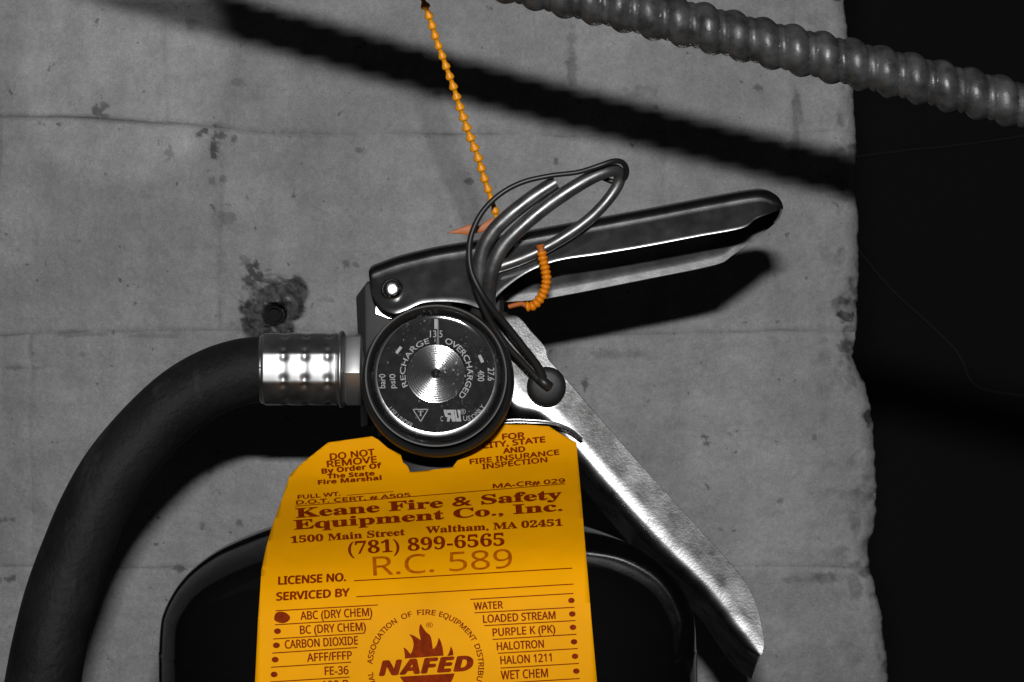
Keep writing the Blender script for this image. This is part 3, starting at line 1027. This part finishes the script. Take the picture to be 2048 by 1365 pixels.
# retaining cord
cordt = thing('retaining_cord', P(1093, 774, 92), 'thin black cord looped over the pull ring, ending in a round rubber button', 'cord')
tube('cord', [(1086, 756, 114, 9), (1075, 732, 124, 8.5), (1050, 699, 140, 8), (1014, 653, 160, 7.5), (985, 619, 178, 7), (962, 585, 190, 6.5), (943, 545, 194, 6), (938, 505, 196, 6), (944, 466, 198, 6), (965, 424, 200, 5.8), (1000, 389, 202, 5.6), (1045, 365, 200, 5.4), (1100, 352, 200, 5.2),
              (1155, 345, 204, 5.2), (1195, 333, 208, 5.2), (1225, 323, 204, 5.4), (1244, 325, 192, 5.6), (1253, 340, 176, 5.6), (1248, 358, 156, 5.6), (1228, 364, 140, 5.4), (1205, 356, 142, 5.4)], 5.6, M['cord'], cordt, 14, 3)
tube('cord', [(1080, 764, 114, 8), (1066, 748, 118, 7.5), (1042, 722, 128, 7), (1011, 688, 142, 7), (981, 644, 160, 7), (960, 600, 176, 6.5), (948, 565, 186, 6)], 5.6, M['cord'], cordt, 14, 3)
revolve('rubber_button', *depth_shift(1093, 773, 112), [(38, 82), (38.5, 100), (37.5, 108), (34, 112), (26, 114.5), (12, 116), (0.05, 116.3)], M['boot'], cordt, 64, 50)
tube('cord_knot', [(1077, 757, 112), (1088, 766, 118), (1099, 775, 114)], 11, M['cord'], cordt, 14, 2)

# ================================================================== BEADED TIES
def bead_strap(name, pts, pitch, rmax, rmin, material, parent, tri=True):
    def rf(t, tot):
        x = (t / pitch) % 1.0
        jit = 1 + 0.09 * math.sin(12.9898 * int(t / pitch) + 1.3)
        if tri:   # arrow beads: widen slowly, step in quickly
            return rmin + (rmax * jit - rmin) * (sst(x, 0.2, 0.74) * (1 - sst(x, 0.82, 0.97)))
        return rmin + (rmax - rmin) * abs(math.sin(math.pi * x)) ** 0.7
    return tube(name, pts, 1, material, parent, nseg=18, step=1.6, rfun=rf, sharp=60)
def sst(x, a, b):
    t = min(1, max(0, (x - a) / (b - a))); return t * t * (3 - 2 * t)
t1 = thing('beaded_tie', P(990, 440, 130), 'long yellow beaded plastic tie hanging from above the handle', 'plastic tie')
bead_strap('strap', [(826, -60, 360), (846, 0, 325), (860, 38, 305), (871, 75, 285), (888, 122, 263), (906, 172, 240), (921, 218, 218), (938, 268, 195), (955, 312, 175), (968, 355, 155), (988, 415, 135), (992, 434, 130)], 23.6, 9.4, 4.7, M['tie'], t1)
def flag():
    o = [(893, 466), (910, 460), (940, 449), (960, 452), (982, 436), (994, 438), (990, 448), (972, 463), (955, 466), (936, 470), (915, 468)]
    return plate('flag', o, 132, 127, M['tie_brown'], t1, bevel=1.5)
flag()
t2 = thing('beaded_tie', P(1060, 612, 150), 'short curled orange ribbed plastic tie looped under the handle', 'plastic tie')
bead_strap('strap', [(1083, 503, 158), (1086, 520, 160), (1091, 542, 160), (1093, 560, 160), (1089, 580, 158), (1080, 598, 156), (1067, 611, 154), (1052, 614, 152)], 9.6, 10.5, 6.4, M['tie_orange'], t2, tri=False)
tube('tail', [(1054, 612, 152, 6), (1043, 608, 150, 5), (1028, 611, 148, 5), (1017, 614, 147, 4.5)], 5, M['tie_brown'], t2, 14, 2)
tube('tie_head', [(1080, 490, 158, 10), (1082, 499, 158, 7.5), (1084, 508, 159, 7)], 8, M['tie_brown'], t2, 16, 1.5)

# ================================================================== INSPECTION TAG
tg = thing('inspection_tag', P(850, 1560, 560), 'yellow inspection tag with brown print hanging below the gauge', 'tag')
tv = [800, 850, 880, 910, 945, 985, 1025, 1065, 1105, 1145, 1185, 1230, 1300, 1400, 1700]
td = [135, 142, 150, 165, 196, 256, 334, 412, 474, 516, 541, 556, 566, 572, 580]
tsp = spline(np.array(list(zip(tv, td)), float), 12)
def tag_d(u, v):
    vp = v + 0.065 * (u - 857)
    return float(np.interp(vp, tsp[:, 0], tsp[:, 1])) - 0.00006 * (u - 857) ** 2 + 2.0 * math.sin((u - 600) / 70.0) * math.exp(-((vp - 1010) / 90) ** 2)
def tag_cut(bm):
    nrm = Vector((0.065, 1, 0)).normalized()
    vpv = [v.co.y + 0.065 * (v.co.x - 857) for v in bm.verts]
    lo, hi = min(vpv), max(vpv)
    k = math.ceil(lo / 5)
    while k * 5 < hi:
        bmesh.ops.bisect_plane(bm, geom=bm.verts[:] + bm.edges[:] + bm.faces[:], plane_co=(857, k * 5, 0), plane_no=nrm, dist=1e-4)
        k += 1 if k * 5 < 1260 else 8
def tag_cut2(bm):
    for x in range(480, 1240, 14):
        bmesh.ops.bisect_plane(bm, geom=bm.verts[:] + bm.edges[:] + bm.faces[:], plane_co=(x, 0, 0), plane_no=(1, 0, 0), dist=1e-4)
    tag_cut(bm)
outline = [(498, 1600), (510, 1365), (516, 1240), (523, 1140), (532, 1096), (545, 1050), (563, 1000), (580, 950), (601, 929), (656, 885.5), (744, 873),
           (757, 880), (775, 896), (801, 909), (806, 925), (815, 932), (820, 944.5), (905, 935), (918, 917), (930, 909), (960, 893), (985, 868), (1008, 849.5),
           (1055, 850), (1098, 853), (1118, 866), (1153, 886), (1155, 912), (1163, 1000), (1170, 1085), (1182, 1230), (1194, 1365), (1212, 1600)]
def sheet():
    bm = bmesh.new()
    vs_ = [bm.verts.new((a, b, 0)) for a, b in outline]
    bm.faces.new(vs_)
    bm.normal_update()
    bmesh.ops.triangulate(bm, faces=bm.faces[:])
    tag_cut2(bm)
    for v in bm.verts:
        v.co = P(v.co.x, v.co.y, tag_d(v.co.x, v.co.y))
    bmesh.ops.recalc_face_normals(bm, faces=bm.faces)
    if sum(f.normal.y for f in bm.faces) > 0: bmesh.ops.reverse_faces(bm, faces=bm.faces[:])
    me = bpy.data.meshes.new('card'); bm.to_mesh(me); bm.free()
    o = finish('card', me, M['tag'], tg)
    md = o.modifiers.new('thickness', 'SOLIDIFY'); md.thickness = 2.2 * S; md.offset = -1
    return o
card = sheet()
card['label'] = 'yellow card with a notch cut around the valve'
INK = M['ink']
def tline(s, st, a, b, caph, off=0.0, shear=0.0, m=None):
    heavy = {'serif': 0.55}.get(st, 0.0)
    if st.startswith('sans'):
        heavy = off * 45; off = 0.0
    uv, f = line_uv(s, st, a, b, caph, off, shear)
    return put('lettering', uv, f, tag_d, m or INK, tg, tag_cut, 0.9, heavy)
def trule(a, b, wd=2.0):
    a = np.array(a, float); b = np.array(b, float)
    dr = (b - a) / np.linalg.norm(b - a); n = np.array([-dr[1], dr[0]]) * wd / 2
    k = max(2, int(np.linalg.norm(b - a) / 14))
    top = [a + (b - a) * i / k - n for i in range(k + 1)]; bot = [a + (b - a) * i / k + n for i in range(k + 1)]
    return put('rule_line', top + bot, [(i, i + 1, k + 2 + i, k + 1 + i) for i in range(k)], tag_d, INK, tg, tag_cut, 0.8)
def tdot(c, rx, ry, wob=0.0):
    pts = [(c[0] + rx * (1 + wob * math.sin(3 * a + 1)) * math.cos(a), c[1] + ry * (1 + wob * math.sin(2 * a)) * math.sin(a)) for a in np.linspace(0, 2 * math.pi, 28, endpoint=False)]
    return put('printed_dot', pts, [tuple(range(28))], tag_d, INK, tg, tag_cut, 0.9)
def tpoly(name, pts):
    bm = bmesh.new()
    vs_ = [bm.verts.new((a, b, 0)) for a, b in pts]
    bm.faces.new(vs_); bm.normal_update(); bmesh.ops.triangulate(bm, faces=bm.faces[:]); bm.verts.index_update()
    fs = [tuple(v.index for v in f.verts) for f in bm.faces]; bm.free()
    return put(name, pts, fs, tag_d, INK, tg, tag_cut, 0.95)

tline('DO NOT', 'sans', (661, 920.5), (749.5, 910.5), 12.5, 0.022)
tline('REMOVE', 'sans', (655, 935), (753.5, 925), 12.5, 0.022)
tline('By Order Of', 'sansb', (644, 948), (763, 936), 10, 0.014)
tline('The State', 'sansb', (655, 957.5), (749, 951), 8.5, 0.014)
tline('Fire Marshal', 'sansb', (636.5, 969.5), (763, 960), 8.5, 0.014)
tline('FULL WT.', 'sans', (596, 998.5), (681, 991.5), 7.6, 0.018)
trule((694, 991), (787, 983.5), 1.3)
tline('D.O.T. CERT. # A505', 'sans', (593, 1009.5), (820.5, 994), 7.6, 0.018)
trule((590, 1013), (1131, 968), 1.5)
tline('MA-CR# 029', 'sans', (986.5, 977), (1130, 965.5), 8.4, 0.02)
tline('FOR', 'sans', (1005.5, 879.5), (1049, 876), 11, 0.025)
tline('CITY, STATE', 'sans', (965, 897.5), (1090.5, 884.5), 11, 0.025)
tline('AND', 'sans', (1007, 907.5), (1050, 903.5), 10.5, 0.025)
tline('FIRE INSURANCE', 'sans', (940.5, 929), (1118.5, 909.5), 10, 0.02)
tline('INSPECTION', 'sans', (965.5, 938.5), (1094.5, 924.5), 10, 0.02)
tline('Keane Fire & Safety', 'serif', (592, 1036), (1124, 997.5), 18.5, 0.010)
tline('Equipment Co., Inc.', 'serif', (588, 1059.5), (1125, 1021.5), 18.5, 0.010)
tline('1500 Main Street', 'serif', (582, 1086.5), (810, 1070.5), 13, 0.005)
tline('Waltham, MA 02451', 'serif', (852, 1067), (1125, 1051.5), 13, 0.005)
tline('(781) 899-6565', 'serif', (697, 1109), (1009, 1091), 24, 0.0)
tline('R.C. 589', 'sans', (747, 1151.5), (1025, 1135.5), 37.5, 0.004, 0, M['stamp'])
tline('LICENSE NO.', 'sans', (557.5, 1169.5), (691.5, 1162), 15.5, 0.028, 0.08)
trule((708, 1162), (1144.5, 1136.7))
tline('SERVICED BY', 'sans', (553.5, 1201.3), (698.5, 1192.7), 15.5, 0.028, 0.08)
trule((712.5, 1194), (1147, 1168.6))
left = [('ABC (DRY CHEM)', (601.5, 1240), (744.5, 1232), (549.5, 1250), (742.7, 1238.5), None),
        ('BC (DRY CHEM)', (600.7, 1268.3), (731.7, 1261), (546.7, 1278.4), (729.7, 1266.7), (555, 1262.8)),
        ('CARBON DIOXIDE', (570.5, 1297.5), (716, 1289), (544.7, 1306.6), (715, 1295.5), (552.8, 1291)),
        ('AFFF/FFFP', (614.8, 1323.7), (704, 1318.6), (542.3, 1335), (702.5, 1324.7), (550.4, 1319.7)),
        ('FE-36', (650, 1350.3), (697, 1348.5), (540.3, 1364.4), (699.4, 1354.5), (548.3, 1349.3)),
        ('100 B', (645, 1379), (697, 1376.5), (538, 1393), (699.4, 1384), (546.5, 1378.5))]
trule((551.5, 1222), (756, 1210.3))
for (s, a, b, ra, rb_, dt) in left:
    tline(s, 'sans', a, b, 16.2, 0.014)
    trule(ra, rb_)
    if dt: tdot(dt, 7, 5.6)
tdot((563.5, 1235.2), 16, 11.5, 0.06)
right = [('WATER', (948.3, 1220), (1005.7, 1217), (948.7, 1226), (1149, 1215), (1142.7, 1201.4), 14.5),
         ('LOADED STREAM', (966.8, 1246), (1111, 1238), (968.3, 1251.8), (1151, 1241.5), (1144.5, 1228.4), 15.3),
         ('PURPLE K (PK)', (986, 1273), (1110.5, 1265.3), (985, 1279.4), (1153, 1269), (1146, 1255), 15.3),
         ('HALOTRON', (994.4, 1301), (1087.7, 1295.5), (995.5, 1307), (1155.6, 1297.5), (1148, 1284), 15.6),
         ('HALON 1211', (1001.5, 1329), (1103.4, 1323), (1001, 1336.6), (1157.8, 1327.3), (1150, 1313), 16),
         ('WET CHEM', (1002.5, 1359.3), (1096, 1354.3), (1001, 1367), (1159.6, 1357.5), (1152.6, 1342.6), 17)]
trule((940.6, 1199.2), (1147, 1187.3))
for (s, a, b, ra, rb_, dt, ch) in right:
    tline(s, 'sans', a, b, ch, 0.014)
    trule(ra, rb_)
    tdot(dt, 6.6, 5.4)
# round emblem
EC = (851, 1332)
def tarc(s, a0, a1):
    uv, f = arc_uv(s, 'sans', EC, 106, a0, a1, 10.5, 0.0, False, 1.0, 0.965)
    return put('lettering', uv, f, tag_d, INK, tg, tag_cut, 0.9, 0.45)
tarc('NATIONAL', 226, 187)
tarc('ASSOCIATION', 178, 122)
tarc('OF', 115.5, 104.5)
tarc('FIRE', 98.5, 79.5)
tarc('EQUIPMENT', 75.5, 28)
tarc('DISTRIBUTORS', 23.5, -40)
cv = lambda L: [(700 + x / 6.827, 1200 + y / 6.827) for x, y in L]
tpoly('emblem', cv([(965, 325), (982, 357), (1000, 385), (1020, 415), (1042, 442), (1070, 464), (1093, 485), (1106, 515), (1116, 560), (1124, 620), (1131, 668), (1142, 668), (1165, 645), (1185, 612), (1200, 565), (1210, 514), (1228, 540), (1246, 585), (1262, 640), (1272, 700), (1278, 762), (750, 802), (748, 750), (743, 710), (730, 652), (757, 664), (785, 690), (806, 718), (826, 742), (845, 710), (860, 665), (868, 610), (862, 560), (845, 517), (808, 470), (850, 480), (890, 500), (930, 525), (966, 552), (958, 510), (946, 455), (942, 405), (950, 358)]))
tpoly('emblem', cv([(1375, 634), (1396, 668), (1408, 705), (1412, 757), (1325, 768), (1345, 738), (1360, 700), (1368, 665)]))
tpoly('emblem', cv([(680, 1050), (1430, 1004), (1412, 1060), (1385, 1115), (1335, 1185), (1250, 1255), (1130, 1310), (1000, 1310), (880, 1265), (790, 1190), (720, 1110)]))
tline('NAFED', 'sansbi', (759.5, 1351.5), (946, 1340.5), 28.5, 0.045)
tline('®', 'sans', (852, 1255.5), (866, 1255), 9.5, 0.0)
# steel tag wire behind the card's top edge
tube('tag_wire', [(985, 842, 128), (1030, 839.5, 130), (1070, 841, 130), (1105, 845, 128), (1140, 858, 120), (1165, 878, 110)], 2.2, M['wire'], tg, 10, 3)
tube('tag_wire', [(985, 848, 132), (1030, 845.5, 134), (1070, 846.5, 134), (1105, 849.5, 130), (1140, 862, 122), (1162, 880, 112)], 2.0, M['wire'], tg, 10, 3)
